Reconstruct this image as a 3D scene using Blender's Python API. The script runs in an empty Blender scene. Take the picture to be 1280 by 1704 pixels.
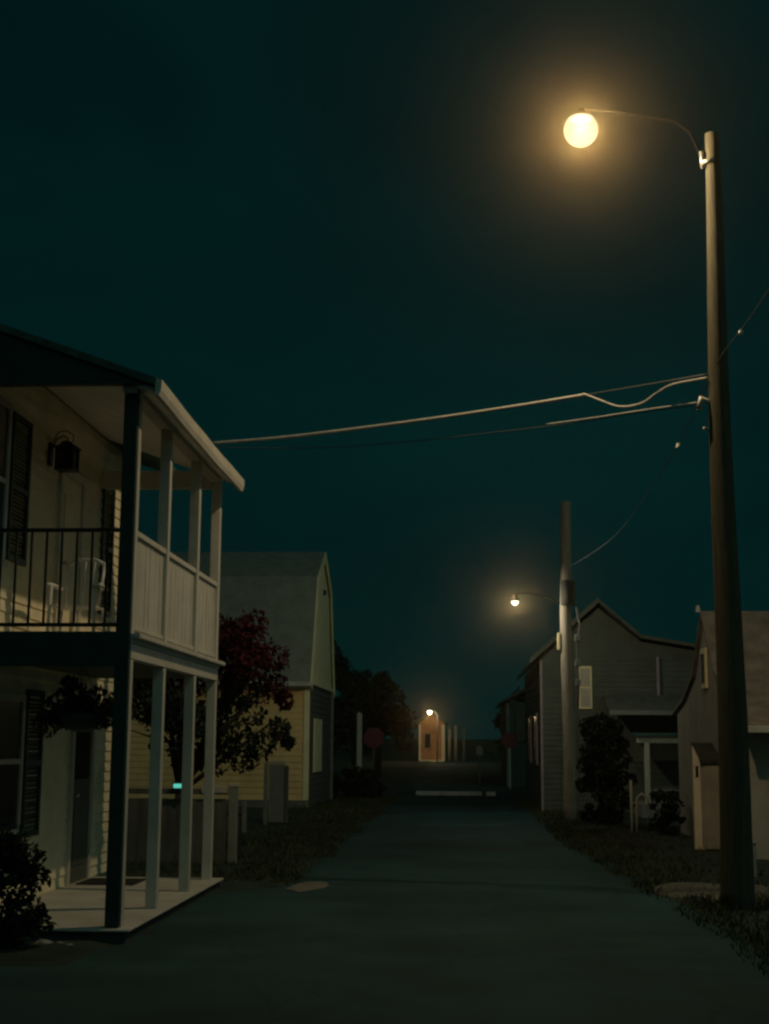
import bpy, bmesh, math, random
from mathutils import Vector, Matrix, noise
random.seed(7)
R = math.radians
sc = bpy.context.scene
col = sc.collection

# ------------------------------------------------------------------ materials
def mat(name, c, rough=.75, amt=.25, scale=6., bump=.0, bscale=40., spec=.3, metal=0., stretch=None, c2=None):
    m = bpy.data.materials.new(name); m.use_nodes = True
    nt = m.node_tree; b = nt.nodes['Principled BSDF']; L = nt.links.new
    b.inputs['Roughness'].default_value = rough
    b.inputs['Specular IOR Level'].default_value = spec
    b.inputs['Metallic'].default_value = metal
    tc = nt.nodes.new('ShaderNodeTexCoord')
    src = tc.outputs['Object']
    if stretch:
        mp = nt.nodes.new('ShaderNodeMapping'); mp.inputs['Scale'].default_value = stretch
        L(src, mp.inputs['Vector']); src = mp.outputs['Vector']
    n = nt.nodes.new('ShaderNodeTexNoise'); n.inputs['Scale'].default_value = scale
    n.inputs['Detail'].default_value = 6; n.inputs['Roughness'].default_value = .62
    L(src, n.inputs['Vector'])
    rp = nt.nodes.new('ShaderNodeValToRGB')
    rp.color_ramp.elements[0].position = .3; rp.color_ramp.elements[1].position = .72
    lo = tuple(max(0, k*(1-amt)) for k in c); hi = tuple(min(1, k*(1+amt)) for k in c) if c2 is None else c2
    rp.color_ramp.elements[0].color = (*lo, 1); rp.color_ramp.elements[1].color = (*hi, 1)
    L(n.outputs['Fac'], rp.inputs['Fac']); L(rp.outputs['Color'], b.inputs['Base Color'])
    if bump:
        n2 = nt.nodes.new('ShaderNodeTexNoise'); n2.inputs['Scale'].default_value = bscale; n2.inputs['Detail'].default_value = 4
        L(src, n2.inputs['Vector'])
        bp = nt.nodes.new('ShaderNodeBump'); bp.inputs['Strength'].default_value = bump; bp.inputs['Distance'].default_value = .01
        L(n2.outputs['Fac'], bp.inputs['Height']); L(bp.outputs['Normal'], b.inputs['Normal'])
    return m

def crack(m):
    nt=m.node_tree; b=nt.nodes['Principled BSDF']; L=nt.links.new
    src=b.inputs['Base Color'].links[0].from_socket
    tc=nt.nodes.new('ShaderNodeTexCoord')
    nz=nt.nodes.new('ShaderNodeTexNoise'); nz.inputs['Scale'].default_value=1.3; nz.inputs['Detail'].default_value=5
    L(tc.outputs['Object'],nz.inputs['Vector'])
    ma=nt.nodes.new('ShaderNodeVectorMath'); ma.operation='MULTIPLY_ADD'; ma.inputs[1].default_value=(.9,.9,0)
    L(nz.outputs['Color'],ma.inputs[0]); L(tc.outputs['Object'],ma.inputs[2])
    v=nt.nodes.new('ShaderNodeTexVoronoi'); v.feature='DISTANCE_TO_EDGE'; v.inputs['Scale'].default_value=.42
    L(ma.outputs[0],v.inputs['Vector'])
    mr=nt.nodes.new('ShaderNodeMapRange'); mr.inputs['From Max'].default_value=.012; mr.inputs['To Min'].default_value=.72
    L(v.outputs['Distance'],mr.inputs['Value'])
    n2=nt.nodes.new('ShaderNodeTexNoise'); n2.inputs['Scale'].default_value=.35; n2.inputs['Detail'].default_value=3
    L(tc.outputs['Object'],n2.inputs['Vector'])
    m2=nt.nodes.new('ShaderNodeMapRange'); m2.inputs['From Min'].default_value=.35; m2.inputs['From Max'].default_value=.68; m2.inputs['To Min'].default_value=.7; m2.inputs['To Max'].default_value=1.25
    L(n2.outputs['Fac'],m2.inputs['Value'])
    mu=nt.nodes.new('ShaderNodeMath'); mu.operation='MULTIPLY'; L(mr.outputs[0],mu.inputs[0]); L(m2.outputs[0],mu.inputs[1])
    mx=nt.nodes.new('ShaderNodeVectorMath'); mx.operation='SCALE'; L(src,mx.inputs[0]); L(mu.outputs[0],mx.inputs['Scale'])
    L(mx.outputs[0],b.inputs['Base Color'])

def emit(name, c, s):
    m = bpy.data.materials.new(name); m.use_nodes = True
    nt = m.node_tree; b = nt.nodes['Principled BSDF']
    b.inputs['Base Color'].default_value = (*c, 1)
    b.inputs['Emission Color'].default_value = (*c, 1); b.inputs['Emission Strength'].default_value = s
    return m

M = dict(
 white=mat('white_paint', (.54,.52,.46), .55, .14, 3., .25, 60),
 cream=mat('cream_siding', (.82,.75,.54), .7, .14, 2.2, .2, 50),
 yellow=mat('buff_clapboard', (.80,.56,.25), .7, .16, 2., .2, 40),
 gablec=mat('cream_gable_board', (.88,.77,.46), .7, .14, 2., .2, 40),
 floorpaint=mat('white_floor_paint', (.82,.80,.75), .6, .08, 4.),
 ceil=mat('ceiling_boards', (.84,.83,.79), .7, .1, 3., .1, 30),
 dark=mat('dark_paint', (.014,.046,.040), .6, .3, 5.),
 iron=mat('black_iron', (.014,.016,.016), .5, .3, 12.),
 shingle=mat('asphalt_shingles', (.05,.105,.092), .9, .4, 9., .6, 90),
 shingle2=mat('grey_green_shingles', (.11,.12,.10), .9, .3, 5., .6, 70),
 brownroof=mat('brown_shingles', (.27,.22,.185), .9, .35, 3., .6, 60),
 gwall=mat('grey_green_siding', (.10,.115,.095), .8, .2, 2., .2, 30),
 taupe=mat('taupe_stucco', (.39,.36,.31), .85, .2, 2., .4, 40),
 greywall=mat('grey_stucco', (.22,.23,.21), .85, .25, 2., .4, 40),
 mauve=mat('mauve_trim', (.34,.29,.31), .7, .2, 4.),
 glass=mat('dark_glass', (.006,.01,.012), .12, .2, 2., spec=.5),
 slab=mat('porch_concrete', (.46,.45,.41), .85, .18, 2.4, .4, 80),
 slabside=mat('slab_edge', (.05,.055,.05), .9, .3, 6., .4, 60),
 mat_=mat('rubber_mat', (.02,.02,.018), .9, .3, 30., .5, 150),
 asphalt=mat('asphalt', (.016,.060,.064), .85, .3, .8, .9, 130),
 earth=mat('earth', (.022,.040,.03), .95, .5, 1.6, .8, 30),
 grass=mat('grass_blades', (.035,.06,.022), .7, .5, 1.2, c2=(.08,.085,.035)),
 gravel=mat('pale_gravel', (.11,.11,.09), .9, .5, 14., .9, 60),
 concrete=mat('worn_concrete', (.15,.15,.13), .9, .35, 5., .6, 60),
 paint=mat('pale_concrete', (.62,.63,.60), .7, .35, 5.),
 stone=mat('pale_stone', (.30,.30,.28), .9, .3, 8., .5, 40),
 pole=mat('weathered_pole_wood', (.085,.078,.052), .85, .4, 9., .7, 50, stretch=(4,4,.35)),
 palepole=mat('pale_pole_wood', (.30,.27,.22), .85, .3, 7., .6, 50, stretch=(4,4,.35)),
 metal=mat('galvanised_metal', (.42,.42,.40), .45, .2, 12., metal=.6),
 armsteel=mat('black_steel', (.004,.0045,.0045), .95, .3, 10., spec=.05),
 barnroof=mat('pale_barn_shingles', (.24,.255,.215), .9, .2, 3., .5, 70),
 blind=mat('drawn_blind', (.52,.47,.38), .8, .15, 5.),
 peach=mat('peach_trim', (.84,.74,.58), .6, .12, 4.),
 wire=mat('pale_cable', (.50,.48,.43), .5, .2, 8.),
 dwire=mat('dark_cable', (.09,.09,.085), .5, .2, 8.),
 porcelain=mat('porcelain', (.62,.60,.55), .3, .1, 6.),
 bark=mat('bark', (.05,.042,.035), .95, .4, 8., .8, 30, stretch=(3,3,.5)),
 red=mat('maroon_leaves', (.055,.012,.022), .75, .55, 2.2, c2=(.12,.022,.038), spec=.15),
 green=mat('dark_leaves', (.014,.034,.026), .75, .5, 2.5, c2=(.035,.06,.045), spec=.15),
 midgreen=mat('shrub_leaves', (.010,.020,.013), .7, .5, 2.5, c2=(.025,.04,.022), spec=.15),
 pink=mat('basket_leaves', (.018,.03,.016), .6, .5, 6.),
 fence=mat('weathered_fence', (.10,.105,.095), .9, .3, 5., .5, 40, stretch=(1,1,.3)),
 fencepale=mat('pale_fence_board', (.42,.39,.32), .8, .2, 5., .3, 40),
 gate=mat('grey_gate_board', (.21,.215,.19), .85, .2, 5., .3, 40),
 stop=mat('red_sign_sheet', (.17,.03,.045), .5, .15, 4.),
 brick=mat('orange_brick', (.50,.25,.12), .85, .3, 2.5, .4, 12),
 chair=mat('white_plastic', (.68,.68,.65), .4, .08, 6.),
 box=mat('grey_enclosure', (.24,.25,.24), .6, .2, 8.),
)

crack(M['asphalt'])

# ------------------------------------------------------------------ mesh helpers
class MB:
    def __init__(s): s.v=[]; s.f=[]
    def add(s, vs, fs):
        n=len(s.v); s.v+= [tuple(p) for p in vs]; s.f+= [tuple(i+n for i in f) for f in fs]; return s
    def box(s, x0,x1,y0,y1,z0,z1):
        return s.add([(x0,y0,z0),(x1,y0,z0),(x1,y1,z0),(x0,y1,z0),(x0,y0,z1),(x1,y0,z1),(x1,y1,z1),(x0,y1,z1)],
              [(0,3,2,1),(4,5,6,7),(0,1,5,4),(1,2,6,5),(2,3,7,6),(3,0,4,7)])
    def prism(s, poly, axis, a, b):
        # poly: 2D points; axis 'x' -> poly is (y,z); 'y' -> (x,z); 'z' -> (x,y)
        def P(p,t): return (t,p[0],p[1]) if axis=='x' else ((p[0],t,p[1]) if axis=='y' else (p[0],p[1],t))
        n=len(poly)
        vs=[P(p,a) for p in poly]+[P(p,b) for p in poly]
        fs=[tuple(range(n)), tuple(range(2*n-1,n-1,-1))]+[(i,i+n,(i+1)%n+n,(i+1)%n) for i in range(n)]
        return s.add(vs,fs)
    def tube(s, pts, rad, n=10, cap=True):
        pts=[Vector(p) for p in pts]
        if not hasattr(rad,'__len__'): rad=[rad]*len(pts)
        up=None; rings=[]
        for i,p in enumerate(pts):
            t=(pts[min(i+1,len(pts)-1)]-pts[max(i-1,0)]).normalized()
            if up is None:
                up=t.orthogonal().normalized()
            up=(up-t*up.dot(t)).normalized(); w=t.cross(up)
            rings.append([p+rad[i]*(math.cos(2*math.pi*k/n)*up+math.sin(2*math.pi*k/n)*w) for k in range(n)])
        vs=[q for r in rings for q in r]; fs=[]
        for i in range(len(pts)-1):
            for k in range(n):
                fs.append((i*n+k,i*n+(k+1)%n,(i+1)*n+(k+1)%n,(i+1)*n+k))
        if cap: fs+= [tuple(range(n-1,-1,-1)), tuple(range((len(pts)-1)*n,len(pts)*n))]
        return s.add(vs,fs)
    def lathe(s, c, prof, n=20):   # prof: (r,z)
        vs=[];fs=[]
        for r,z in prof:
            for k in range(n): vs.append((c[0]+r*math.cos(2*math.pi*k/n), c[1]+r*math.sin(2*math.pi*k/n), c[2]+z))
        for i in range(len(prof)-1):
            for k in range(n): fs.append((i*n+k,i*n+(k+1)%n,(i+1)*n+(k+1)%n,(i+1)*n+k))
        fs+=[tuple(range(n-1,-1,-1)),tuple(range((len(prof)-1)*n,len(prof)*n))]
        return s.add(vs,fs)
    def siding(s, axis, c, sgn, a0, a1, z0, z1, e=.13, out=.018):
        # lapped boards on plane axis=c, facing sgn, running a0..a1
        z=z0
        while z < z1-1e-4:
            zt=min(z+e,z1)
            def P(a,d,zz): return (c+sgn*d,a,zz) if axis=='x' else (a,c+sgn*d,zz)
            vs=[P(a0,out,z),P(a1,out,z),P(a1,.003,zt),P(a0,.003,zt),P(a0,-.02,z),P(a1,-.02,z),P(a1,-.02,zt),P(a0,-.02,zt)]
            s.add(vs,[(0,1,2,3),(4,7,6,5),(0,4,5,1),(0,3,7,4),(1,5,6,2)])
            z=zt
        return s
    def build(s, name, m, parent=None, base=None, bevel=0., smooth=False):
        off=Vector(base) if base is not None else (parent['_b'] if parent is not None and '_b' in parent else None)
        off=Vector(off) if off is not None else Vector((0,0,0))
        me=bpy.data.meshes.new(name)
        me.from_pydata([tuple(Vector(v)-off) for v in s.v],[],s.f); me.update()
        bm=bmesh.new(); bm.from_mesh(me); bmesh.ops.recalc_face_normals(bm, faces=bm.faces[:]); bm.to_mesh(me); bm.free()
        if smooth:
            for p in me.polygons: p.use_smooth=True
        me.materials.append(m if not isinstance(m,str) else M[m])
        o=bpy.data.objects.new(name,me); col.objects.link(o)
        o['_b']=tuple(off)
        if parent is not None: o.parent=parent
        else: o.location=off
        if bevel:
            md=o.modifiers.new('bevel','BEVEL'); md.width=bevel; md.segments=2; md.limit_method='ANGLE'
        return o

def thing(name, base, label, cat, group=None):
    o=bpy.data.objects.new(name,None); col.objects.link(o); o.location=base; o['_b']=tuple(base)
    o.empty_display_size=.2
    return tag(o,label,cat,group)
def tag(o, label=None, cat=None, group=None, kind=None):
    if label: o['label']=label
    if cat: o['category']=cat
    if group: o['group']=group
    if kind: o['kind']=kind
    return o
def B(*a): return MB().box(*a)

# ------------------------------------------------------------------ ground, road
def sstep(a,b,x):
    t=min(1,max(0,(x-a)/(b-a))); return t*t*(3-2*t)
def rise(y): return max(0,y-60)*.014
def r_edge(y):
    if y<12: return 2.3
    return 2.3-.6*sstep(12,27,y) + .12*noise.noise((y*.6,3.1,0))
def l_edge(y):
    if y<11: return -9.
    if y<17.1: return -2.88
    return -2.1 -.12*sstep(22,40,y) + .15*noise.noise((y*.5,9.7,0))
def gz(x,y):
    r=r_edge(y); l=l_edge(y)
    d=max(x-r, l-x)
    h=-.035+.075*sstep(-.15,.5,d)
    if d>0: h+=.035*noise.noise((x*.9,y*.9,1.3))*sstep(0,.6,d)+.012*noise.noise((x*4,y*4,2))
    return h+rise(y)
xs=[-150,-100,-60,-30,-18,-12]+[-9+.25*i for i in range(73)]+[12,18,30,60,100,150]
ys=[-60,-40,-10,0,4]+[6+.25*i for i in range(137)]+[41+1.*i for i in range(60)]+[110,130,160,200,260]
g=MB()
g.add([(x,y,gz(x,y)) for y in ys for x in xs],[(j*len(xs)+i,j*len(xs)+i+1,(j+1)*len(xs)+i+1,(j+1)*len(xs)+i) for j in range(len(ys)-1) for i in range(len(xs)-1)])
tag(g.build('ground','earth',smooth=True),kind='structure')
rd=MB(); ry=[-30,0,4,8,11]+[12+i for i in range(120)]
rows=[]
for y in ry:
    l=-9. if y<12 else (-3.3 if y<17 else -2.5); r=2.9
    rows.append([(l+(r-l)*k/12, y, .012*math.sin(math.pi*k/12)+rise(y)) for k in range(13)])
n=13
rd.add([p for q in rows for p in q],[(j*n+i,j*n+i+1,(j+1)*n+i+1,(j+1)*n+i) for j in range(len(rows)-1) for i in range(n-1)])
tag(rd.build('road','asphalt',smooth=True),kind='structure')
tag(MB().add([(-60,50.5,.024),(60,50.5,.024),(60,56.5,.024),(-60,56.5,.024)],[(0,1,2,3)]).build('side_street','asphalt'),kind='structure')

# pale concrete kerb blocks lying across the end of the lane
for x0,x1,lb in ((-1.72,.55,'long pale concrete kerb block across the far end of the lane'),(.70,1.02,'short pale concrete kerb block right of the long one')):
    tag(MB().prism([(48.6,-.03),(48.6,.11),(48.64,.145),(48.80,.145),(48.84,.11),(48.84,-.03)],'x',x0,x1).build('kerb_block','paint',None,((x0+x1)/2,48.7,0),bevel=.01),lb,'kerb block')

# gravel shoulder patch by the pole and pale broken concrete at the left road edge
def patch(name, cx, cy, rx, ry_, m, dz, rot=0, seed=0):
    b=MB(); k=40; rings=4; vs=[(cx,cy,max(gz(cx,cy),.012)+dz)]
    for j in range(1,rings+1):
        for i in range(k):
            a=2*math.pi*i/k; rr=(1+.28*noise.noise((math.cos(a)*1.6+seed,math.sin(a)*1.6,seed)))*j/rings
            px,py=rx*rr*math.cos(a), ry_*rr*math.sin(a)
            x=cx+px*math.cos(rot)-py*math.sin(rot); y=cy+px*math.sin(rot)+py*math.cos(rot)
            vs.append((x,y,max(gz(x,y),.008)+dz*(1-.9*(j==rings))))
    fs=[(0,1+i,1+(i+1)%k) for i in range(k)]
    for j in range(rings-1):
        for i in range(k): fs.append((1+j*k+i,1+(j+1)*k+i,1+(j+1)*k+(i+1)%k,1+j*k+(i+1)%k))
    return b.add(vs,fs).build(name,m,smooth=True)
tag(patch('gravel',2.95,17.1,.75,1.0,'gravel',.02,0,3),kind='stuff',label='pale gravel strip along the right road edge beside the tall pole',cat='gravel')
tag(patch('concrete_patch',-1.93,17.3,.22,.6,'concrete',.018,-.1,8),kind='structure')

# grass blades on the verges (nobody could count them)
gb=MB(); rg=random.Random(3)
def blade(x,y,h,w):
    z=gz(x,y)-.01; a=rg.uniform(0,6.28); lx,ly=rg.gauss(0,.4)*h,rg.gauss(0,.4)*h
    dx,dy=math.cos(a)*w,math.sin(a)*w
    gb.add([(x-dx,y-dy,z),(x+dx,y+dy,z),(x+lx*.4+dx*.6,y+ly*.4+dy*.6,z+h*.6),(x+lx,y+ly,z+h)],[(0,1,2),(0,2,3)])
cnt=0
while cnt<34000:
    y=rg.uniform(10.5,46)**1.0; right=rg.random()<.55
    if right:
        x=r_edge(y)+abs(rg.gauss(0,.9))-.04
        if x>7 or (x>4.2 and 21.5<y<29): continue
        if (x-2.95)**2/.5+(y-17.1)**2/.9<1 and rg.random()<.9: continue
    else:
        y=rg.uniform(17.4,46)
        x=l_edge(y)-abs(rg.gauss(0,1.2))+.04
        if x<-8 or (y>37 and x<-4.2): continue
    cl=noise.noise((x*1.1,y*1.1,4))
    if cl<-.25 and rg.random()<.7: continue
    blade(x,y,rg.uniform(.03,.10)*(1.0+.6*max(0,cl)),.006*(1+y/25)); cnt+=1
tag(gb.build('grass','grass'),kind='stuff',label='short scruffy grass growing along both verges of the lane',cat='grass')

# ------------------------------------------------------------------ leaves
def leaves(centres, count, size, rng, squash=1., droop=.0):
    b=MB()
    for _ in range(count):
        c,rad=rng.choice(centres)
        d=Vector((rng.gauss(0,1),rng.gauss(0,1),rng.gauss(0,1))).normalized()*rad*rng.uniform(.35,1.0)**.6
        p=Vector(c)+Vector((d.x,d.y,d.z*squash))
        q=Matrix.Rotation(rng.uniform(0,6.28),3,'Z')@Matrix.Rotation(rng.gauss(droop,.8),3,'X')@Matrix.Rotation(rng.gauss(0,.6),3,'Y')
        s=size*rng.uniform(.6,1.4)
        pts=[(-.0,-.5,0),(.32,-.05,.06),(0,.55,-.05),(-.32,-.05,.06)]
        b.add([p+q@(Vector(t)*s) for t in pts],[(0,1,2),(0,2,3)])
    return b

# ------------------------------------------------------------------ porch house
H=thing('porch_house',(-4.5,15.0,0),'two-storey white house with porch and balcony, near left of the lane','house')
WX=-4.55; YN,YF=12.3,18.35
EX=-2.8; RY0,RY1=12.16,16.95
zr=lambda x: 5.02+.36*(EX-x)
w=MB().siding('x',WX,1,YN,YF,.12,5.52,.125,.02)
w.box(-11,WX-.03,YN,YF-.01,-.1,5.6)
w.build('wall','cream',H)
# roof: porch part and main part in one shingled mesh
rf=MB(); t=.07
rf.prism([(EX-.02,zr(EX-.02)),(-7.4,zr(-7.4)),(-12.,zr(-7.4)-.36*4.6),(-12.,zr(-7.4)-.36*4.6-t),(-7.4,zr(-7.4)-t),(EX-.02,zr(EX-.02)-t)],'y',RY0,RY1)
rf.prism([(-3.95,zr(-3.95)-.002),(-7.4,zr(-7.4)-.002),(-12.,zr(-7.4)-.36*4.6-.002),(-12.,zr(-7.4)-.36*4.6-t),(-7.4,zr(-7.4)-t-.002),(-3.95,zr(-3.95)-t-.002)],'y',RY1+.002,18.75)
R_=rf.build('roof','shingle',H)
# ceiling of the balcony, fascia and soffit
MB().prism([(-2.86,zr(-2.86)-.085),(-4.53,zr(-4.53)-.085),(-4.53,zr(-4.53)-.12),(-2.86,zr(-2.86)-.12)],'y',RY0+.1,RY1-.02).build('porch_ceiling','ceil',H)
fb=MB()
k=16
prof=[(EX-.025,zr(EX)-.165),(EX+.01,zr(EX)-.16),(EX+.03,zr(EX)-.11),(EX+.034,zr(EX)-.015),(EX+.02,zr(EX)-.01),(EX-.025,zr(EX)-.03)]
vs=[];fs=[]
for i in range(k+1):
    y=RY0-.02+(RY1-RY0+.04)*i/k; sag=-.02*math.sin(i/k*math.pi)-.015*i/k
    vs+=[(p[0]+.003*math.sin(i*1.1),y,p[1]+sag) for p in prof]
n=len(prof)
for i in range(k):
    for j in range(n): fs.append((i*n+j,i*n+(j+1)%n,(i+1)*n+(j+1)%n,(i+1)*n+j))
fs+=[tuple(range(n)),tuple(range(k*n,k*n+n))]
fb.add(vs,fs).build('gutter','white',H)
# near gable end in dark shingles, far end header
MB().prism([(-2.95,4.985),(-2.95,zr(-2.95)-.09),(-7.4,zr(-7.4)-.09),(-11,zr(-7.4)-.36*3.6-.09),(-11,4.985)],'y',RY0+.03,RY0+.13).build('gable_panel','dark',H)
B(-3.16,-3.04,RY0+.135,RY1-.1,4.93,5.02).build('eave_beam','white',H)
B(-4.53,-3.17,RY1-.18,RY1-.06,4.86,5.08).build('end_header','white',H)
# porch slab with joints
sb=MB()
ys_=[12.27,13.83,15.5,17.06]
for i in range(3): sb.box(-4.53,-2.92,ys_[i]+(.006 if i else 0),ys_[i+1]-(.006 if i<2 else 0),.10,.12)
sb.build('porch_slab','slab',H,bevel=.008)
B(-4.6,-2.96,12.31,17.02,-.1,.099).build('slab_base','slabside',H)  # unlit side of the slab, its shade put into the dark colour
# balcony floor
B(-4.53,-3.02,12.42,16.90,2.62,2.70).build('balcony_floor','floorpaint',H)
B(-3.13,-3.03,12.44,16.89,2.475,2.615).build('edge_beam','white',H,bevel=.006)
B(-3.015,-2.945,12.40,16.93,2.66,2.705).build('nosing','white',H,bevel=.006)
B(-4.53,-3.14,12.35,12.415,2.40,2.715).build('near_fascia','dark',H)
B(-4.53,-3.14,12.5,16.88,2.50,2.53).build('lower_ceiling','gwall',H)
# posts
PY=[12.5,13.9,15.5,16.84]
for y in PY:
    B(-3.145,-3.035,y-.055,y+.055,.12,2.47).build('post','white',H,bevel=.006)
    B(-3.145,-3.035,y-.055,y+.055,2.706,4.93).build('post','white',H,bevel=.006)
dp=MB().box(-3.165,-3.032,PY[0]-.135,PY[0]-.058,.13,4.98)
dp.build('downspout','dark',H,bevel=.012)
# solid white railing along the lane
for i in range(3):
    a,b=PY[i]+.058,PY[i+1]-.058
    sp=MB(); nn=int((b-a)/.082)
    for j in range(nn):
        y0=a+(b-a)*j/nn; sp.box(-3.10+.004*random.random(),-3.075+.004*random.random(),y0+.003,a+(b-a)*(j+1)/nn-.003,2.80,3.615)
    sp.build('railing_panel','white',H)
    B(-3.125,-3.045,a,b,3.62,3.675).build('top_rail','white',H,bevel=.006)
    B(-3.115,-3.05,a,b,2.755,2.795).build('bottom_rail','white',H,bevel=.004)
# black iron railing across the near end
ir=MB()
ir.box(-4.52,-3.17,12.43,12.465,3.64,3.675); ir.box(-4.52,-3.17,12.432,12.463,2.765,2.80)
x=-3.29; j=0
while x>-4.5:
    ir.box(x-.0095,x+.0095,12.438,12.457,2.80,3.64)
    x-=.142; j+=1
ir.build('iron_railing','iron',H)
# doors, windows, shutters
def wall_box(nm, y0,y1,z0,z1,d0,d1,m,par,bev=.004): return B(WX+d0,WX+d1,y0,y1,z0,z1).build(nm,m,par,bevel=bev)
def window(y0,y1,z0,z1):
    f=MB()
    t=.07
    f.box(WX+.003,WX+.05,y0,y0+t,z0,z1).box(WX+.003,WX+.05,y1-t,y1,z0,z1).box(WX+.003,WX+.05,y0+t,y1-t,z1-t,z1).box(WX+.003,WX+.045,y0+t,y1-t,(z0+z1)/2-.025,(z0+z1)/2+.025).box(WX+.003,WX+.07,y0-.03,y1+.03,z0-.05,z0)
    fo=f.build('window','white',H,bevel=.004)
    B(WX+.004,WX+.028,y0+t,y1-t,z0+.002,z1-t).build('pane','glass',fo)
def shutter(y0,y1,z0,z1):
    s=MB(); t=.05
    s.box(WX+.003,WX+.05,y0,y0+t,z0,z1).box(WX+.003,WX+.05,y1-t,y1,z0,z1)
    for q in (z0,(z0+z1)/2-.03,z1-.06): s.box(WX+.003,WX+.048,y0+t,y1-t,q,q+.06)
    z=z0+.08
    while z<z1-.08:
        s.add([(WX+.01,y0+t,z+.035),(WX+.042,y0+t,z),(WX+.042,y1-t,z),(WX+.01,y1-t,z+.035)],[(0,1,2,3)]); z+=.042
    s.build('shutter','dark',H)
window(13.0,14.08,.86,2.2); shutter(14.16,14.72,.76,2.26)
window(12.35,13.2,3.45,5.05); shutter(13.28,13.86,3.5,5.0)
shutter(16.82,17.34,3.3,4.98)
def door(y0,y1,z0,z1,glazed):
    f=MB(); t=.09
    f.box(WX+.003,WX+.055,y0-t,y0,z0,z1+t).box(WX+.003,WX+.055,y1,y1+t,z0,z1+t).box(WX+.003,WX+.055,y0,y1,z1,z1+t)
    d=B(WX+.002,WX+.03,y0+.004,y1-.004,z0+.012,z1-.004).build('door','gwall' if glazed else 'cream',H,bevel=.004)
    f.build('door_frame','white',H,bevel=.004)
    p=MB()
    if glazed:
        B(WX+.031,WX+.04,y0+.1,y1-.1,z0+1.18,z0+1.72).build('door_pane','glass',d)
        p.box(WX+.031,WX+.042,y0+.12,y1-.12,z0+.2,z0+.95)
    else:
        p.box(WX+.031,WX+.042,y0+.12,y1-.12,z0+.2,z0+.9); p.box(WX+.031,WX+.042,y0+.12,y1-.12,z0+1.05,z0+1.8)
    p.build('door_panel','gwall' if glazed else 'cream',d,bevel=.008)
    MB().lathe((WX+.08,y0+.07,z0+1.0),[(.005,-.028),(.024,-.018),(.03,0),(.024,.018),(.005,.028)],12).build('handle','metal',d,smooth=True)
door(15.95,16.72,.12,2.15,True)
door(15.05,15.85,2.70,4.72,False)
# wall lantern upstairs
LN=(-4.33,14.55,4.72)
l=MB()
l.box(-4.53,-4.50,14.5,14.6,4.70,4.95)
ln=l.build('wall_lantern','iron',H)
b2=MB().tube([(-4.5,14.55,4.9),(-4.45,14.55,5.0),(-4.38,14.55,5.03),(-4.33,14.55,5.0),(-4.33,14.55,4.93)],.009,8)
b2.tube([(-4.5,14.55,4.96),(-4.44,14.55,5.07),(-4.36,14.55,5.09),(-4.27,14.55,5.04),(-4.27,14.55,4.97),(-4.30,14.55,4.95)],.006,8)
b2.build('scroll_bracket','iron',ln)
c=MB()
cx,cy=-4.33,14.55
for sx in(-1,1):
    for sy in(-1,1): c.box(cx+sx*.095-.01,cx+sx*.095+.01,cy+sy*.095-.01,cy+sy*.095+.01,4.66,4.88)
c.box(cx-.11,cx+.11,cy-.11,cy+.11,4.64,4.66); c.box(cx-.12,cx+.12,cy-.12,cy+.12,4.88,4.90)
c.prism([(cx-.1,4.90),(cx+.1,4.90),(cx+.03,4.96),(cx-.03,4.96)],'y',cy-.07,cy+.07)
c.build('cage','iron',ln)
B(cx-.085,cx+.085,cy-.085,cy+.085,4.665,4.875).build('lantern_glass','glass',ln)

# things about the porch
hb=thing('hanging_basket',(-3.62,13.0,1.9),'dark leafy hanging basket hung under the balcony of the white porch','hanging basket')
MB().lathe((-3.62,13.0,1.82),[(.06,0),(.14,.03),(.2,.1),(.22,.17),(.20,.17)],18).build('basket','dark',hb,smooth=True)
rr=random.Random(5)
leaves([((-3.62+rr.gauss(0,.14),13.0+rr.gauss(0,.12),2.04+rr.gauss(0,.07)),.13) for _ in range(14)]+[((-3.75,13.,2.25),.1),((-3.42,13.,1.95),.12),((-3.84,13.,1.97),.1)],1900,.06,rr).build('foliage','pink',hb)
hw=MB()
for a in (0,2.1,4.2): hw.tube([(-3.62+.19*math.cos(a),13+.19*math.sin(a),1.99),(-3.62,13,2.48)],.004,6)
hw.build('hanger','iron',hb)
dm=MB().box(-4.45,-3.78,16.02,16.72,.121,.136)
tag(dm.build('doormat','mat_',None,(-4.1,16.4,.12),bevel=.004),'dark rubber doormat lying on the pale porch slab before the door','doormat')
# balcony chair (white resin)
ch=thing('balcony_chair',(-3.98,13.95,2.7),'white plastic slatted chair standing on the balcony behind the iron railing','chair')
def P(a,b,c): return (-3.98+a,13.95+b,2.70+c)
s_=MB(); 
for k in range(5): s_.box(-3.98-.22+k*.09,-3.98-.14+k*.09,13.95-.22,13.95+.2,3.08,3.1)
s_.build('seat','chair',ch,bevel=.006)
bk=MB()
for k in range(5):
    u=-.19+k*.095; bk.tube([P(u*.85,.2,.38),P(u*1.05,.29,.9-.5*u*u)],[.02,.018],6)
bk.tube([P(-.21,.29,.86),P(-.1,.3,.92),P(.1,.3,.92),P(.21,.29,.86)],.02,8)
bk.build('backrest','chair',ch,smooth=True)
for sx in(-1,1):
    MB().tube([P(sx*.24,-.2,0),P(sx*.22,-.19,.6)],[.018,.02],8).build('leg','chair',ch,smooth=True)
    MB().tube([P(sx*.24,.26,0),P(sx*.22,.19,.4)],[.018,.02],8).build('leg','chair',ch,smooth=True)
    MB().tube([P(sx*.25,-.24,.6),P(sx*.25,0,.615),P(sx*.23,.24,.6)],[.022,.024,.02],8).build('armrest','chair',ch,smooth=True)
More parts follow.
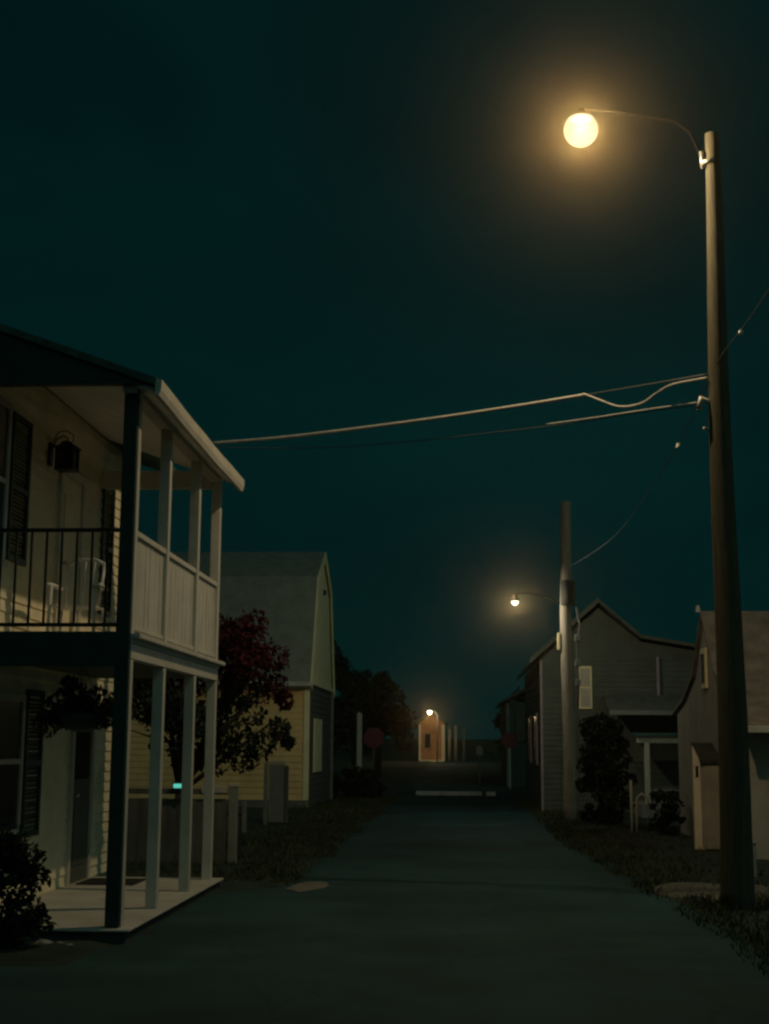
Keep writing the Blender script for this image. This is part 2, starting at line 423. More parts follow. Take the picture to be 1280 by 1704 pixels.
# bush at the near corner of the slab
def shrub(name,c,rx,ry,rz,count,size,m,label,cat,seed,group=None,stem=True):
    t=thing(name,(c[0],c[1],c[2]),label,cat,group); rr=random.Random(seed)
    cs=[]
    for _ in range(64):
        a=rr.uniform(0,6.28); q=rr.uniform(.0,1.0)**.6; h=rr.uniform(.06,.92)
        e=math.sin(math.pi*min(1,max(.12,.18+.74*h)))**.6*(1+.3*noise.noise((math.cos(a)*1.4+seed,math.sin(a)*1.4,h*3)))
        cs.append(((c[0]+rx*.9*q*e*math.cos(a),c[1]+ry*.9*q*e*math.sin(a),c[2]+2*rz*h),min(rx,rz)*rr.uniform(.12,.34)))
    leaves(cs,count,size,rr).build('foliage',m,t)
    if stem:
        sm=MB()
        for _ in range(6):
            q=rr.choice(cs)[0]; sm.tube([(c[0]+rr.gauss(0,.04),c[1]+rr.gauss(0,.04),c[2]-.05),((c[0]+q[0])/2,(c[1]+q[1])/2,(c[2]+q[2])/2+.05),q],[.02,.014,.005],6)
        sm.build('stem','bark',t)
    return t
shrub('bush',(-4.02,11.7,-.02),.54,.36,.50,5600,.065,'midgreen','dark rounded bush at the near corner of the porch slab','bush',11)
stn=[(-3.88,12.02,.09),(-3.72,12.0,.07),(-3.58,11.98,.1),(-3.44,12.01,.06),(-3.35,11.95,.05)]
for i,(x,y,r) in enumerate(stn):
    bm=bmesh.new(); bmesh.ops.create_icosphere(bm,subdivisions=3,radius=1)
    for v in bm.verts:
        f=1+.25*noise.noise(v.co*1.5+Vector((i*3,0,0))); v.co=Vector((v.co.x*r*f,v.co.y*r*.8*f,v.co.z*r*.5*f))
    me=bpy.data.meshes.new('edging_stone'); bm.to_mesh(me); bm.free(); me.materials.append(M['stone'])
    o=bpy.data.objects.new('edging_stone',me); col.objects.link(o); o.location=(x,y,.02)
    tag(o,'small pale stone in the row on the ground before the dark porch slab edge','stone','pale stones edging the ground by the porch')

# ------------------------------------------------------------------ tall pole with the lit lamp
PX,PYY=2.86,15.25
tp=thing('utility_pole',(PX,PYY,0),'tall dark wooden pole carrying the lit street lamp, right of the lane','pole')
n=28; pts=[];rad=[]
for i in range(n+1):
    z=-.1+8.82*i/n; pts.append((PX+.012*math.sin(z*.9),PYY+.01*math.cos(z*1.3),z)); rad.append(.180-.100*(i/n)+.004*noise.noise((z*1.7,0,0)))
MB().tube(pts,rad,20).build('shaft','pole',tp,smooth=True)
bk=MB()
bk.tube([(PX,PYY-.095,8.36),(PX-.12,PYY-.02,8.36)],.03,8); bk.tube([(PX-.10,PYY,8.30),(PX-.12,PYY,8.50)],.03,8)
bk.build('bracket','metal',tp,smooth=True)
bb=MB()
bb.tube([(PX-.1,PYY,5.52),(PX-.22,PYY-.03,5.56),(PX-.24,PYY-.03,5.44)],.035,8); bb.build('cable_clamp','porcelain',tp,smooth=True)
MB().tube([(PX-.1,PYY,5.22),(PX-.2,PYY-.02,5.22)],.022,8).build('bolt','porcelain',tp,smooth=True)
LX,LY,LZ=1.36,15.2,8.775
sl=thing('street_lamp',(LX,LY,LZ),'glowing warm street lamp on a curved arm at the top of the tall pole','street lamp')
arm=[(PX-.12,PYY,8.38),(PX-.15,PYY+.01,8.54),(PX-.24,PYY+.02,8.76),(PX-.42,PYY+.02,8.90),(PX-.75,PYY+.01,8.95),(LX+.35,LY,9.0),(LX+.02,LY,9.02)]
MB().tube(arm,[.020,.018,.016,.014,.013,.013,.013],10).build('arm','armsteel',sl,smooth=True)
MB().lathe((LX,LY,LZ),[(.135,.135),(.145,.15),(.11,.19),(.06,.22),(.045,.26),(.02,.27)],24).build('housing','armsteel',sl,smooth=True)
gm=bpy.data.materials.new('lit_globe_glass'); gm.use_nodes=True
nt=gm.node_tree; nt.nodes.clear(); out=nt.nodes.new('ShaderNodeOutputMaterial')
em=nt.nodes.new('ShaderNodeEmission'); em.inputs['Color'].default_value=(1,.83,.58,1); em.inputs['Strength'].default_value=.35
tr=nt.nodes.new('ShaderNodeBsdfTransparent'); ad=nt.nodes.new('ShaderNodeAddShader')
nt.links.new(em.outputs[0],ad.inputs[0]); nt.links.new(tr.outputs[0],ad.inputs[1]); nt.links.new(ad.outputs[0],out.inputs['Surface'])
gl=MB().lathe((LX,LY,LZ),[(.02,-.197)]+[(.198*math.cos(a),.198*math.sin(a)) for a in [R(-80+i*8.2) for i in range(16)]],32).build('lens',gm,sl,smooth=True)
def lamp(name,loc,c,e,r,par):
    d=bpy.data.lights.new(name,'POINT'); d.color=c; d.energy=e; d.shadow_soft_size=r
    o=bpy.data.objects.new(name,d); col.objects.link(o)
    o.parent=par; o.location=Vector(loc)-Vector(par['_b'])
    return o
lamp('bulb',(LX,LY,LZ-.03),(1,.74,.41),580,.07,sl)

# cables
def cable(name,pts,r,m,label,sub=6):
    P=[Vector(p) for p in pts]; out=[]
    for i in range(len(P)-1):
        p0=P[max(i-1,0)];p1=P[i];p2=P[i+1];p3=P[min(i+2,len(P)-1)]
        for k in range(sub):
            t=k/sub; out.append(.5*((2*p1)+(-p0+p2)*t+(2*p0-5*p1+4*p2-p3)*t*t+(-p0+3*p1-3*p2+p3)*t**3))
    out.append(P[-1])
    return tag(MB().tube(out,r,8).build(name,m,None,tuple(P[0]),smooth=True),label,'cable')
cable('service_cable',[(-3.28,17.25,5.53),(-2.2,16.95,5.545),(-.6,16.5,5.63),(.6,16.2,5.73),(1.43,16.0,5.815)],.021,'wire','thick pale cable crossing above the lane from white house to tall pole')
cable('drop_wire',[(1.40,16.0,5.83),(1.56,15.9,5.735),(1.80,15.8,5.62),(2.04,15.7,5.63),(2.22,15.6,5.735),(2.38,15.45,5.79),(2.72,15.22,5.80)],.013,'wire','looping pale wire hanging in a dip from cable to tall pole')
cable('messenger_wire',[(1.40,16.02,5.813),(2.0,15.7,5.835),(2.74,15.24,5.85)],.008,'dwire','thin dark wire continuing the thick pale cable up to the tall pole')
cable('thin_wire',[(-3.7,17.3,5.5),(-1.5,16.8,5.38),(.97,16.1,5.46),(2.0,15.7,5.52),(2.68,15.42,5.54)],.006,'dwire','thin dark wire running just below the thick pale cable')
cable('splice_wire',[(.97,16.08,5.48),(1.5,15.9,5.51),(2.1,15.65,5.545),(2.66,15.42,5.57)],.009,'wire','short pale wire below the looping wire, left of the tall pole')
cable('street_wire',[(2.85,-4,6.5),(2.87,4,6.15),(2.84,12.5,5.93),(2.82,15.28,5.95),(2.75,18,5.55),(2.62,24,5.35),(2.45,32.8,5.9)],.006,'dwire','dark wire strung along the right verge between the two poles')
for (x,y,z,lb) in ((2.84,13.9,5.93,'small pale clamp on the wire right of the tall pole'),(2.76,17.7,5.575,'small pale clamp on the wire left of the tall pole')):
    tag(MB().tube([(x-.03,y-.06,z-.05),(x,y,z),(x+.02,y+.06,z+.03)],[.012,.026,.015],8).build('wire_clamp','porcelain',None,(x,y,z),smooth=True),lb,'wire clamp')

# ------------------------------------------------------------------ second pole
QX,QY=2.40,32.9
p2=thing('utility_pole',(QX,QY,0),'pale weathered utility pole further down the right verge, beside a dark bush','pole')
MB().tube([(QX+.02*math.sin(z),QY,z) for z in [-.1+.4*i for i in range(20)]],[.165-.0022*i for i in range(20)],16).build('shaft','palepole',p2,smooth=True)
eq=MB().tube([(QX+.02,QY-.24,4.98),(QX+.02,QY-.24,5.0),(QX+.02,QY-.24,5.55),(QX+.02,QY-.24,5.58)],[.14,.17,.17,.12],16)
eq.build('transformer','slabside',p2,smooth=True)
MB().tube([(QX+.22,QY-.12,4.95),(QX+.30,QY-.12,4.5),(QX+.22,QY-.15,4.1),(QX+.24,QY-.15,3.0),(QX+.22,QY-.15,2.6)],.022,8).build('conduit','dwire',p2,smooth=True)
for z in (4.15,3.55,3.1): B(QX+.17,QX+.29,QY-.2,QY-.1,z,z+.16).build('terminal_box','box',p2,bevel=.01)
B(QX-.23,QX-.165,QY-.1,QY+.05,3.95,4.35).build('bracket_plate','gablec',p2,bevel=.01)

# ------------------------------------------------------------------ right outbuilding (gable to the lane)
S=thing('outbuilding',(4.3,25.0,0),'taupe low outbuilding with flared roof, its gable facing the lane behind tall pole','outbuilding')
GX=4.27; prof=[(21.85,-.1),(21.85,2.16),(23.9,2.88),(25.05,3.98),(26.2,2.96),(28.5,2.44),(28.5,-.1)]
MB().prism(prof,'x',GX,10.5).build('wall','taupe',S)
rp=[(21.3,2.02),(22.7,2.52),(23.9,3.0),(25.05,4.12),(26.2,3.06),(27.4,2.66),(28.95,2.40)]
rp2=[(y,z-.06) for y,z in rp][::-1]
MB().prism(rp+rp2,'x',GX-.06,10.9).build('roof','brownroof',S)
B(GX-.08,10.9,21.22,21.31,1.93,2.035).build('gutter','white',S,bevel=.012)
wd=MB().box(GX-.05,GX-.002,24.80,25.24,2.74,3.45); wo=wd.build('window','gablec',S,bevel=.006)
B(GX-.062,GX-.049,24.88,25.15,2.84,3.35).build('pane','glass',wo)
MB().prism([(23.78,-.05),(23.78,1.46),(24.58,1.72),(24.58,-.05)],'x',3.93,GX-.004).build('bulkhead','taupe',S,bevel=.006)
MB().prism([(3.80,.0),(3.925,.0),(3.925,1.47),(3.80,1.74)],'y',23.80,23.90).build('jamb_board','peach',S,bevel=.006)
MB().prism([(23.70,1.452),(24.60,1.742),(24.60,1.79),(23.70,1.50)],'x',3.905,GX-.003).build('bulkhead_roof','slabside',S)
B(3.84,3.885,23.785,23.799,1.22,1.40).build('bulkhead_pane','glass',S)
B(3.98,GX-.02,23.755,23.778,.05,1.40).build('bulkhead_door','taupe',S,bevel=.004)
MB().tube([(GX-.1,25.05,4.10),(GX-.1,25.05,4.22)],[.05,.03],8).build('finial','porcelain',S)
up=thing('utility_pedestal',(3.72,18.9,0),'small grey utility box on the verge, right of the tall pole base','utility box')
B(3.64,3.79,18.8,19.0,-.02,.46).build('cabinet','box',up,bevel=.012)
B(3.63,3.80,18.79,19.01,.461,.50).build('cap','box',up,bevel=.012)

# ------------------------------------------------------------------ two-storey house behind the dark bush (right)
T=thing('gabled_house',(4.0,38,0),'dim grey-green gabled house with porch, behind the dark bush on right','house')
w=MB().siding('y',37.0,-1,2.0,8.5,-.1,4.0,.14,.018)
w.prism([(2.0,-.1),(2.0,4.02),(3.53,5.36),(4.65,4.45),(6.4,4.16),(8.5,4.1),(8.5,-.1)],'y',37.02,47)
w.build('wall','gwall',T)
rp=[(1.72,3.96),(3.53,5.56),(4.62,4.62),(6.4,4.32),(8.8,4.2)]
MB().prism(rp+[(x,z-.09) for x,z in rp][::-1],'y',36.7,47.3).build('roof','shingle2',T)
rk=[(1.70,3.93),(3.53,5.55)]
MB().prism([(1.68,3.84),(1.68,3.985),(3.53,5.62),(3.53,5.47)],'y',36.64,36.695).build('rake_board','gwall',T)
wf=MB().box(2.98,3.33,36.93,36.978,2.68,3.80); wo=wf.build('window','gablec',T,bevel=.006); B(3.03,3.28,36.918,36.929,2.74,3.22).build('pane','blind',wo); B(3.03,3.28,36.918,36.929,3.27,3.74).build('pane','blind',wo)
B(2.0-.03,2.03,36.96,36.99,.0,3.95).build('corner_board','mauve',T)
rs=MB().siding('x',1.998,-1,37.05,46.9,-.1,3.9,.14,.018).build('side_wall','gwall',T)
for y0 in (38.5,42.0):
    o=B(1.93,1.975,y0,y0+.9,1.2,2.6).build('window','mauve',T,bevel=.006); B(1.918,1.932,y0+.1,y0+.8,1.3,2.5).build('pane','glass',o)
# porch with roof edge, beam and post
MB().prism([(35.0,2.50),(36.97,3.0),(36.97,3.06),(35.0,2.57)],'x',3.6,8.6).build('porch_roof','shingle2',T)
B(3.58,8.62,34.94,34.998,2.49,2.60).build('porch_gutter','greywall',T)
B(4.12,8.5,34.06,34.2,1.80,1.94).build('porch_beam','white',T,bevel=.01)
B(4.30,4.42,34.06,34.2,.35,1.795).build('porch_post','white',T,bevel=.01)
MB().prism([(34.0,1.945),(34.95,2.0),(34.95,2.05),(34.0,2.0)],'x',4.1,8.5).build('lower_roof','shingle',T)
B(4.43,8.4,34.1,34.16,.66,.71).build('porch_rail','greywall',T)
B(4.2,8.5,34.02,36.9,-.1,.34).build('porch_floor','greywall',T)
B(5.02,5.09,36.88,36.96,2.95,4.05).build('downspout','mauve',T)

shrub('bush',(3.0,31.0,.0),.72,.6,1.22,7000,.10,'midgreen','big dark bush right of the pale pole, before the gabled house','bush',21)
shrub('shrub',(3.86,27.6,.0),.34,.3,.46,2200,.07,'midgreen','small dark shrub between white handrail and taupe outbuilding','shrub',22)
hr=thing('handrail',(3.25,28.0,0),'thin white metal handrail with curved top before the dim house','handrail')
MB().tube([(3.25,28,-.03),(3.25,28,1.06)],.028,8).build('post','white',hr,smooth=True)
MB().tube([(3.36,28.1,-.03),(3.36,28.1,.55),(3.38,28.1,.72),(3.47,28.1,.80),(3.58,28.1,.72),(3.62,28.1,.55)],.024,8).build('curved_rail','white',hr,smooth=True)
MB().tube([(3.25,28,.62),(3.36,28.1,.62)],.018,8).build('crossbar','white',hr)

# ------------------------------------------------------------------ left: red tree, fence, gate, barn
tr_=thing('maple_tree',(-4.6,22.0,0),'maroon-leaved small tree behind the white porch, before the yellow barn','tree')
tk=MB(); rr=random.Random(12)
base=Vector((-4.6,22,-.05)); fork=Vector((-4.5,22,.95))
tk.tube([base,(-4.57,22.02,.45),fork],[.10,.075,.07],10)
cs=[]; red=[]
for _ in range(11):
    a=rr.uniform(0,6.28); e=Vector((-4.15+1.15*math.cos(a)*rr.uniform(.5,1),22+.9*math.sin(a)*rr.uniform(.3,1),rr.uniform(1.9,3.5)))
    mid=fork.lerp(e,.5)+Vector((rr.gauss(0,.1),rr.gauss(0,.1),.18))
    tk.tube([fork,mid,e],[.045,.03,.01],7)
    for _ in range(2):
        e2=mid.lerp(e,.6)+Vector((rr.gauss(0,.35),rr.gauss(0,.3),rr.gauss(.1,.2))); tk.tube([mid,e2],[.018,.006],6)
for _ in range(70):
    a=rr.uniform(0,6.28); h=rr.random()
    rad_=(.55+.45*math.sin(math.pi*(h*.85+.1)))*1.3*math.sqrt(rr.random())
    p=(-4.08+rad_*math.cos(a),22+.75*rad_*math.sin(a),1.42+2.2*h)
    (red if h>.40+.18*rr.random() else cs).append((p,rr.uniform(.22,.36)))
tk.build('trunk','bark',tr_,smooth=True)
red+=[((-3.0,22,2.62),.22),((-2.86,22,2.40),.16),((-3.7,21.8,3.45),.25),((-3.3,21.8,3.0),.3)]
cs+=[((-2.95,22,1.95),.2),((-3.2,21.9,1.7),.26),((-3.5,22,1.5),.25),((-2.8,22,1.75),.12)]
leaves(red,6500,.095,rr,droop=.3).build('crown','red',tr_)
leaves(cs,5200,.095,rr,droop=.3).build('lower_crown','green',tr_)

fn=thing('rail_fence',(-3.33,20.1,0),'low wooden fence with pale end post behind the porch slab','fence')
B(-3.39,-3.27,20.04,20.16,-.05,1.10).build('post','gate',fn,bevel=.01)
B(-3.40,-3.26,20.03,20.17,1.102,1.16).build('post_cap','fencepale',fn,bevel=.01)
for x in (-5.2,-7.0): B(x-.05,x+.05,20.05,20.15,-.05,1.02).build('post','fence',fn,bevel=.01)
B(-8.5,-3.40,20.02,20.06,1.00,1.08).build('rail','fence',fn,bevel=.006)
B(-3.78,-3.41,19.985,20.018,1.02,1.12).build('rail_board','fencepale',fn,bevel=.006)
fp=MB(); x=-8.5
while x<-3.45: fp.box(x,x+.135,20.065,20.09,.03,.93+.01*rr.random()); x+=.141
fp.build('boards','fence',fn)
ts=emit('teal_light_strip',(.10,.55,.45),.95)
sgl=thing('strip_light',(-4.06,19.9,1.1),'small glowing teal strip light over the low wooden fence','light')
B(-4.17,-3.95,19.90,19.93,1.09,1.15).build('lens',ts,sgl,bevel=.012)
B(-4.19,-3.93,19.931,19.99,1.07,1.17).build('casing','dark',sgl,bevel=.008)
B(-4.08,-4.04,19.95,19.98,.98,1.069).build('stem','dark',sgl)

gt=thing('yard_gate',(-3.95,29.5,0),'pale grey boarded gate panel with post at the corner of yellow barn','gate')
g_=MB(); x=-4.15
while x<-3.82: g_.box(x,x+.078,29.5,29.53,.10,1.28); x+=.082
g_.build('boards','gate',gt)
B(-4.17,-3.80,29.485,29.545,1.283,1.36).build('top_rail','fencepale',gt,bevel=.006)
B(-4.25,-4.17,29.46,29.55,-.05,1.32).build('post','gate',gt,bevel=.008)
B(-3.80,-3.73,29.46,29.55,-.05,1.26).build('post','fence',gt,bevel=.008)
# low dark panel fence between the two
lf=thing('board_fence',(-5.4,27,0),'low weathered board fence in front of the yellow barn wall','fence')
q=MB(); x=-8.6
while x<-4.3: q.box(x,x+.15,27,27.03,.02,.52+.02*rr.random()); x+=.156
q.build('boards','fence',lf)
B(-8.6,-4.3,26.95,26.998,.40,.48).build('rail','fence',lf)
B(-4.3,-4.22,26.94,27.04,-.04,.62).build('post','gate',lf,bevel=.008)

BN=thing('barn',(-4.2,40.4,0),'tall yellow clapboard barn with steep gambrel roof, left of the lane','barn')
BX=-4.2; gp=[(37.3,-.1),(37.3,3.42),(38.45,6.26),(40.4,7.22),(42.35,6.26),(43.5,3.42),(43.5,-.1)]
MB().prism(gp,'x',-14,BX-.02).build('body','gablec',BN)
MB().siding('y',37.3,-1,-14,BX-.13,.25,3.36,.165,.022).build('front_siding','yellow',BN)
B(-14,BX-.02,37.24,37.298,-.1,.245).build('plinth','concrete',BN)
B(BX-.125,BX-.001,37.262,37.298,.25,3.40).build('corner_board','gablec',BN)
B(BX-.018,BX+.012,37.30,37.42,.25,3.40).build('corner_board','gablec',BN)
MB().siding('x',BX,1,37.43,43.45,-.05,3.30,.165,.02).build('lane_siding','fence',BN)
B(BX-.018,BX+.07,37.25,43.55,3.32,3.44).build('belt_board','gablec',BN)
gb2=[(37.36,3.45),(38.5,6.2),(40.4,7.12),(42.3,6.2),(43.44,3.45)]
MB().prism(gb2,'x',BX-.018,BX+.01).build('gable','gablec',BN)
rp=[(37.0,3.30),(38.40,6.37),(40.4,7.34),(42.40,6.37),(43.8,3.30)]
ri=[(37.10,3.28),(38.47,6.29),(40.4,7.24),(42.33,6.29),(43.7,3.28)]
MB().prism(rp+ri[::-1],'x',-14.2,BX+.06).build('roof','barnroof',BN)
MB().prism(rp+[(y+(.13 if y<40.4 else (-.13 if y>40.4 else 0)),z-.13) for y,z in ri][::-1],'x',BX+.063,BX+.10).build('rake_board','gablec',BN)
B(-14.2,BX+.1,36.90,37.0,3.24,3.36).build('gutter','white',BN,bevel=.015)
B(-14.2,BX,37.02,37.29,3.20,3.235).build('soffit','white',BN)
d=B(BX+.021,BX+.06,38.3,40.3,.95,2.42).build('shutter_door','gablec',BN,bevel=.01)
MB().tube([(BX+.05,43.3,0),(BX+.05,43.3,3.3)],.05,8).build('downspout','greywall',BN)
MB().lathe((BX+.02,40.6,6.15),[(.02,-.09),(.08,-.05),(.09,0),(.08,.05),(.02,.09)],12).build('vent','dark',BN)

# posts and signs
wp=thing('white_post',(-3.46,45.6,0),'tall thin white post on the left verge beside a red sign','post')
B(-3.54,-3.38,45.52,45.68,-.05,2.70).build('shaft','white',wp,bevel=.015)
MB().prism([(-3.55,2.702),(-3.37,2.702),(-3.46,2.77)],'y',45.51,45.69).build('cap','white',wp)
tag(B(-3.76,-3.68,45.0,45.1,-.05,.85).build('short_post','gate',None,(-3.72,45.05,0),bevel=.01),'short dim grey post left of the tall thin white post','post')
def sign(x,y,z,r,label,m,h):
    s=thing('stop_sign',(x,y,rise(y)),label,'road sign')
    MB().prism([(x+r*math.cos(R(22.5+45*k)),z+r*math.sin(R(22.5+45*k))) for k in range(8)],'y',y,y+.012).build('sign_face','stop',s)
    B(x-.035,x+.035,y+.014,y+.06,-.1,z+r*.8).build('post',m,s)
    return s
sign(-3.08,47.0,1.95,.36,'red octagonal road sign right of the tall thin white post','fence',2.3)
sign(1.78,57.0,1.93,.34,'dim maroon octagonal sign on a pale post, right of lane','white',2.2)
mbx=thing('mailbox',(.61,62,rise(62)),'small pale mailbox on a post at the end of the lane','mailbox')
MB().prism([(.46,1.30),(.76,1.30),(.76,1.58),(.71,1.68),(.61,1.72),(.51,1.68),(.46,1.58)],'y',61.8,62.25).build('box','white',mbx,bevel=.01)
B(.57,.65,61.95,62.05,-.1,1.298).build('post','greywall',mbx)
shrub('hedge_bush',(-3.3,44.3,0),.9,.5,.5,3000,.12,'midgreen','low dark bush at the foot of the tall thin white post','bush',31)

# ------------------------------------------------------------------ end of the lane
Z0=rise(100)
oh=thing('brick_house',(-2.4,101,Z0),'small orange brick house lit by a lamp at the end of lane','house')
MB().prism([(-3.3,Z0-.2),(-3.3,Z0+2.7),(-2.4,Z0+3.3),(-1.5,Z0+2.7),(-1.5,Z0-.2)],'y',100,106).build('wall','brick',oh)
MB().prism([(-3.5,Z0+2.62),(-2.4,Z0+3.38),(-1.3,Z0+2.62),(-1.3,Z0+2.72),(-2.4,Z0+3.48),(-3.5,Z0+2.72)],'y',99.6,106.2).build('roof','shingle',oh)
o=B(-2.95,-2.45,99.93,99.98,Z0+.9,Z0+2.0).build('window','brownroof',oh); B(-2.88,-2.52,99.915,99.929,Z0+.97,Z0+1.93).build('pane','glass',oh)
B(-3.34,-3.18,99.9,99.99,Z0,Z0+2.6).build('corner_board','cream',oh); B(-1.72,-1.48,99.9,99.99,Z0,Z0+2.6).build('corner_board','cream',oh)
B(-3.3,-1.5,99.3,99.89,Z0-.1,Z0+.12).build('step','cream',oh)
for i,(x,h) in enumerate(((-1.15,2.3),(-.72,2.55),(-.15,2.35))):
    tag(MB().tube([(x,99.5,Z0-.1),(x+.03,99.5,Z0+h)],[.12,.10],10).build('fence_post','palepole',None,(x,99.5,Z0),smooth=True),['slim weathered post just right of the lit brick house','tallest weathered post right of the lit brick house','weathered post furthest from the lit brick house at lane end'][i],'post')
fl=thing('lamp_post',(-1.95,96.5,rise(96)),'small white lamp on a post before the orange brick house','street lamp')
MB().tube([(-1.95,96.5,rise(96)-.1),(-1.95,96.5,3.7),(-2.05,96.4,3.95),(-2.3,96.0,4.05),(-2.44,95.8,4.03)],[.05,.045,.04,.035,.03],10).build('pole','metal',fl,smooth=True)
whiteglow=emit('white_lamp_glass',(1,.94,.78),14.)
MB().lathe((-2.46,95.8,3.95),[(.02,-.14),(.11,-.10),(.15,0),(.11,.06),(.03,.08)],14).build('lens',whiteglow,fl,smooth=True)
lamp('bulb',(-2.46,95.7,3.72),(1,.70,.38),115,.08,fl)
f2=thing('street_lamp',(1.17,32.6,5.08),'small white street lamp on an arm of the pale pole, far down the lane','street lamp')
MB().tube([(QX-.15,QY,5.05),(QX-.5,QY-.1,5.2),(QX-.9,QY-.22,5.27),(1.17,32.6,5.25)],[.018,.018,.016,.016],8).build('arm','armsteel',f2,smooth=True)
MB().lathe((1.17,32.6,5.08),[(.095,-.005),(.10,.01),(.08,.08),(.02,.17)],16).build('housing','armsteel',f2,smooth=True)
g2=gm.copy(); g2.name='cool_lamp_glass'; g2.node_tree.nodes['Emission'].inputs['Color'].default_value=(.95,1,.86,1); g2.node_tree.nodes['Emission'].inputs['Strength'].default_value=.9
MB().lathe((1.17,32.6,5.08),[(.015,-.11),(.055,-.09),(.085,-.04),(.09,-.006)],16).build('lens',g2,f2,smooth=True)
lamp('bulb',(1.17,32.6,5.03),(1,.88,.64),115,.03,f2)

# dark house and trees near the crossing
dh=thing('dark_house',(2.2,62,0),'barely visible dark house with pale corner edge beyond the maroon sign','house')
MB().box(1.75,8,60,70,-.1,3.55).build('wall','shingle',dh)
MB().prism([(1.5,3.5),(5,5.2),(8.3,3.5),(8.3,3.6),(5,5.3),(1.5,3.6)],'y',59.6,70.3).build('roof','shingle',dh)
B(1.74,1.86,59.93,59.99,.0,3.5).build('corner_board','greywall',dh)
B(2.15,2.6,59.94,59.99,1.9,3.2).build('window','gwall',dh)
def tree(x,y,h,rx,seed,label):
    z=rise(y); t=thing('broadleaf_tree',(x,y,z),label,'tree','dark trees around the far end of the lane'); rr=random.Random(seed)
    tk=MB(); top=Vector((x+rr.gauss(0,.2),y,z+h*.6)); tk.tube([(x,y,z-.2),(x+.05,y,z+h*.3),top],[.2,.15,.06],9)
    cs=[]
    for _ in range(34):
        a=rr.uniform(0,6.28); q=rr.random(); e=rx*(.45+.55*math.sin(math.pi*(.15+.8*q)))*math.sqrt(rr.random())
        p=Vector((x+e*math.cos(a),y+e*math.sin(a),z+h*(.28+.66*q))); cs.append((p,rx*rr.uniform(.18,.34)))
        if _%3==0: tk.tube([Vector((x,y,z+h*.3)).lerp(top,rr.random()),p],[.06,.015],6)
    tk.build('trunk','bark',t,smooth=True)
    leaves(cs,3600,.26,rr).build('crown','green',t)
tree(-6.2,52.5,6.2,2.3,41,'dark leafy tree left of the red sign, beyond the yellow barn')
tree(-4.4,70,5.2,2.0,42,'dark tree behind the red sign on the left of the lane')
tree(3.4,72,4.6,1.8,43,'dark tree right of the mailbox, behind the maroon sign')
tree(-7.0,88,6,2.2,44,'far dark tree just left of the lit brick house')

# ------------------------------------------------------------------ night air
hz=MB().box(-155,155,-65,265,-1.6,14.)
hm=bpy.data.materials.new('night_mist'); hm.use_nodes=True
nt=hm.node_tree; nt.nodes.clear(); out=nt.nodes.new('ShaderNodeOutputMaterial')
pv=nt.nodes.new('ShaderNodeVolumePrincipled'); pv.inputs['Color'].default_value=(1,.80,.42,1)
pv.inputs['Density'].default_value=.0009; pv.inputs['Anisotropy'].default_value=.965
nt.links.new(pv.outputs[0],out.inputs['Volume'])
hzo=hz.build('haze',hm); tag(hzo,kind='stuff',label='thin night mist filling the air over the lane',cat='haze')

# ------------------------------------------------------------------ sky and moonlight
wd=bpy.data.worlds.new('World'); sc.world=wd; wd.use_nodes=True
nt=wd.node_tree; bg=nt.nodes['Background']
tc=nt.nodes.new('ShaderNodeTexCoord'); sp=nt.nodes.new('ShaderNodeSeparateXYZ'); nt.links.new(tc.outputs['Generated'],sp.inputs[0])
rp=nt.nodes.new('ShaderNodeValToRGB'); rp.color_ramp.elements[0].position=0.; rp.color_ramp.elements[1].position=.45
rp.color_ramp.elements[0].color=(.0005,.0128,.0126,1); rp.color_ramp.elements[1].color=(.0003,.0094,.0096,1)
nt.links.new(sp.outputs['Z'],rp.inputs[0])
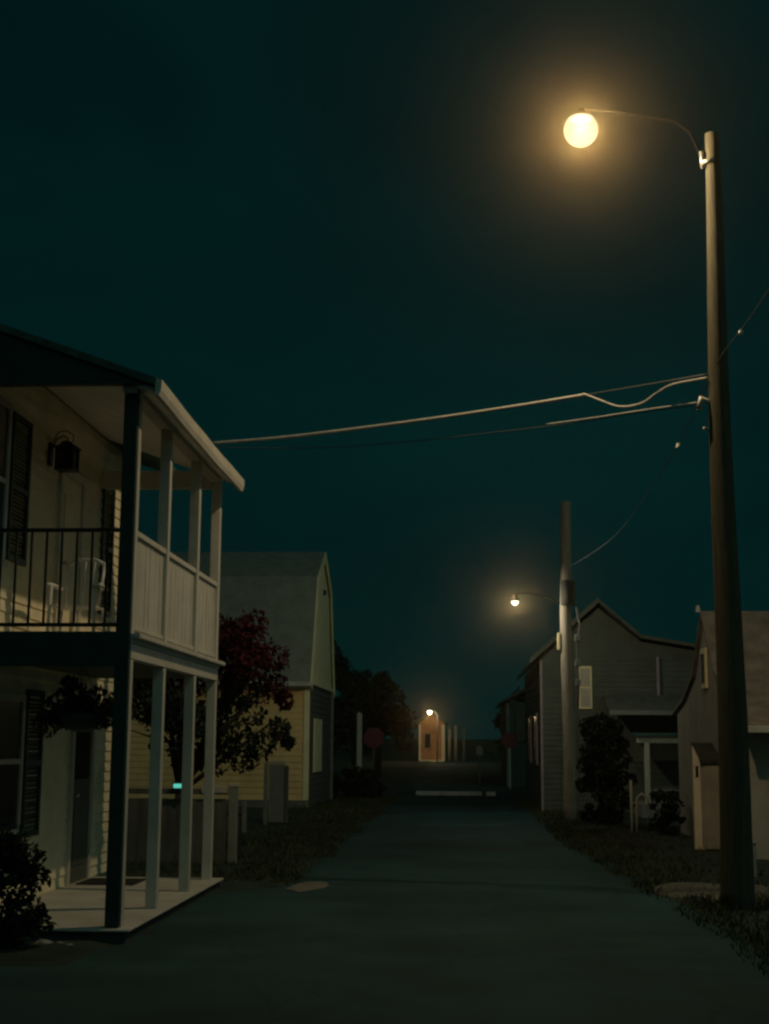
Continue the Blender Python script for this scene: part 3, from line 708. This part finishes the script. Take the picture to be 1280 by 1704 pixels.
# thin uneven cloud
cn=nt.nodes.new('ShaderNodeTexNoise'); cn.inputs['Scale'].default_value=3.2; cn.inputs['Detail'].default_value=5; cn.inputs['Distortion'].default_value=.6
cm=nt.nodes.new('ShaderNodeMapping'); cm.inputs['Scale'].default_value=(1,1,2.2)
nt.links.new(tc.outputs['Generated'],cm.inputs['Vector']); nt.links.new(cm.outputs['Vector'],cn.inputs['Vector'])
cr=nt.nodes.new('ShaderNodeMapRange'); cr.inputs['From Min'].default_value=.3; cr.inputs['From Max'].default_value=.72; cr.inputs['To Min'].default_value=.82; cr.inputs['To Max'].default_value=1.3
nt.links.new(cn.outputs['Fac'],cr.inputs['Value'])
cs_=nt.nodes.new('ShaderNodeVectorMath'); cs_.operation='SCALE'; nt.links.new(rp.outputs[0],cs_.inputs[0]); nt.links.new(cr.outputs[0],cs_.inputs['Scale'])
# fill glow added low in the sky behind and to the right of the camera
dt=nt.nodes.new('ShaderNodeVectorMath'); dt.operation='DOT_PRODUCT'; dt.inputs[1].default_value=(.74,-.65,.17)
nt.links.new(tc.outputs['Generated'],dt.inputs[0])
mr=nt.nodes.new('ShaderNodeMapRange'); mr.interpolation_type='SMOOTHSTEP'; mr.inputs['From Min'].default_value=.25; mr.inputs['From Max'].default_value=.95
nt.links.new(dt.outputs['Value'],mr.inputs['Value'])
mx=nt.nodes.new('ShaderNodeMix'); mx.data_type='RGBA'
nt.links.new(mr.outputs['Result'],mx.inputs['Factor']); nt.links.new(cs_.outputs[0],mx.inputs['A']); mx.inputs['B'].default_value=(.040,.074,.064,1)
nt.links.new(mx.outputs['Result'],bg.inputs['Color']); bg.inputs['Strength'].default_value=1.
sun=bpy.data.lights.new('moonlight','SUN'); sun.energy=.06; sun.angle=R(22); sun.color=(.42,.95,.86)
so=bpy.data.objects.new('moonlight',sun); col.objects.link(so)
so.rotation_euler=(R(50),0,R(40))

# ------------------------------------------------------------------ camera
cd=bpy.data.cameras.new('camera'); co=bpy.data.objects.new('camera',cd); col.objects.link(co)
cd.sensor_fit='VERTICAL'; cd.sensor_height=24; cd.lens=2300/1704*24; cd.clip_end=2000; cd.clip_start=.1
co.matrix_world=Matrix.Translation((0,0,1.72))@(Matrix.Rotation(.0588934,4,'Z')@Matrix.Rotation(math.pi/2+.1667477,4,'X')@Matrix.Rotation(.0065,4,'Z'))
sc.camera=co
sc.view_settings.view_transform='Standard'; sc.view_settings.look='None'; sc.view_settings.exposure=0; sc.view_settings.gamma=1
cy=sc.cycles
cy.use_denoising=True; cy.pixel_filter_type='BLACKMAN_HARRIS'; cy.filter_width=2.5
cy.sample_clamp_indirect=4; cy.volume_bounces=1; cy.max_bounces=8
for o in sc.objects:
    if '_b' in o: del o['_b']
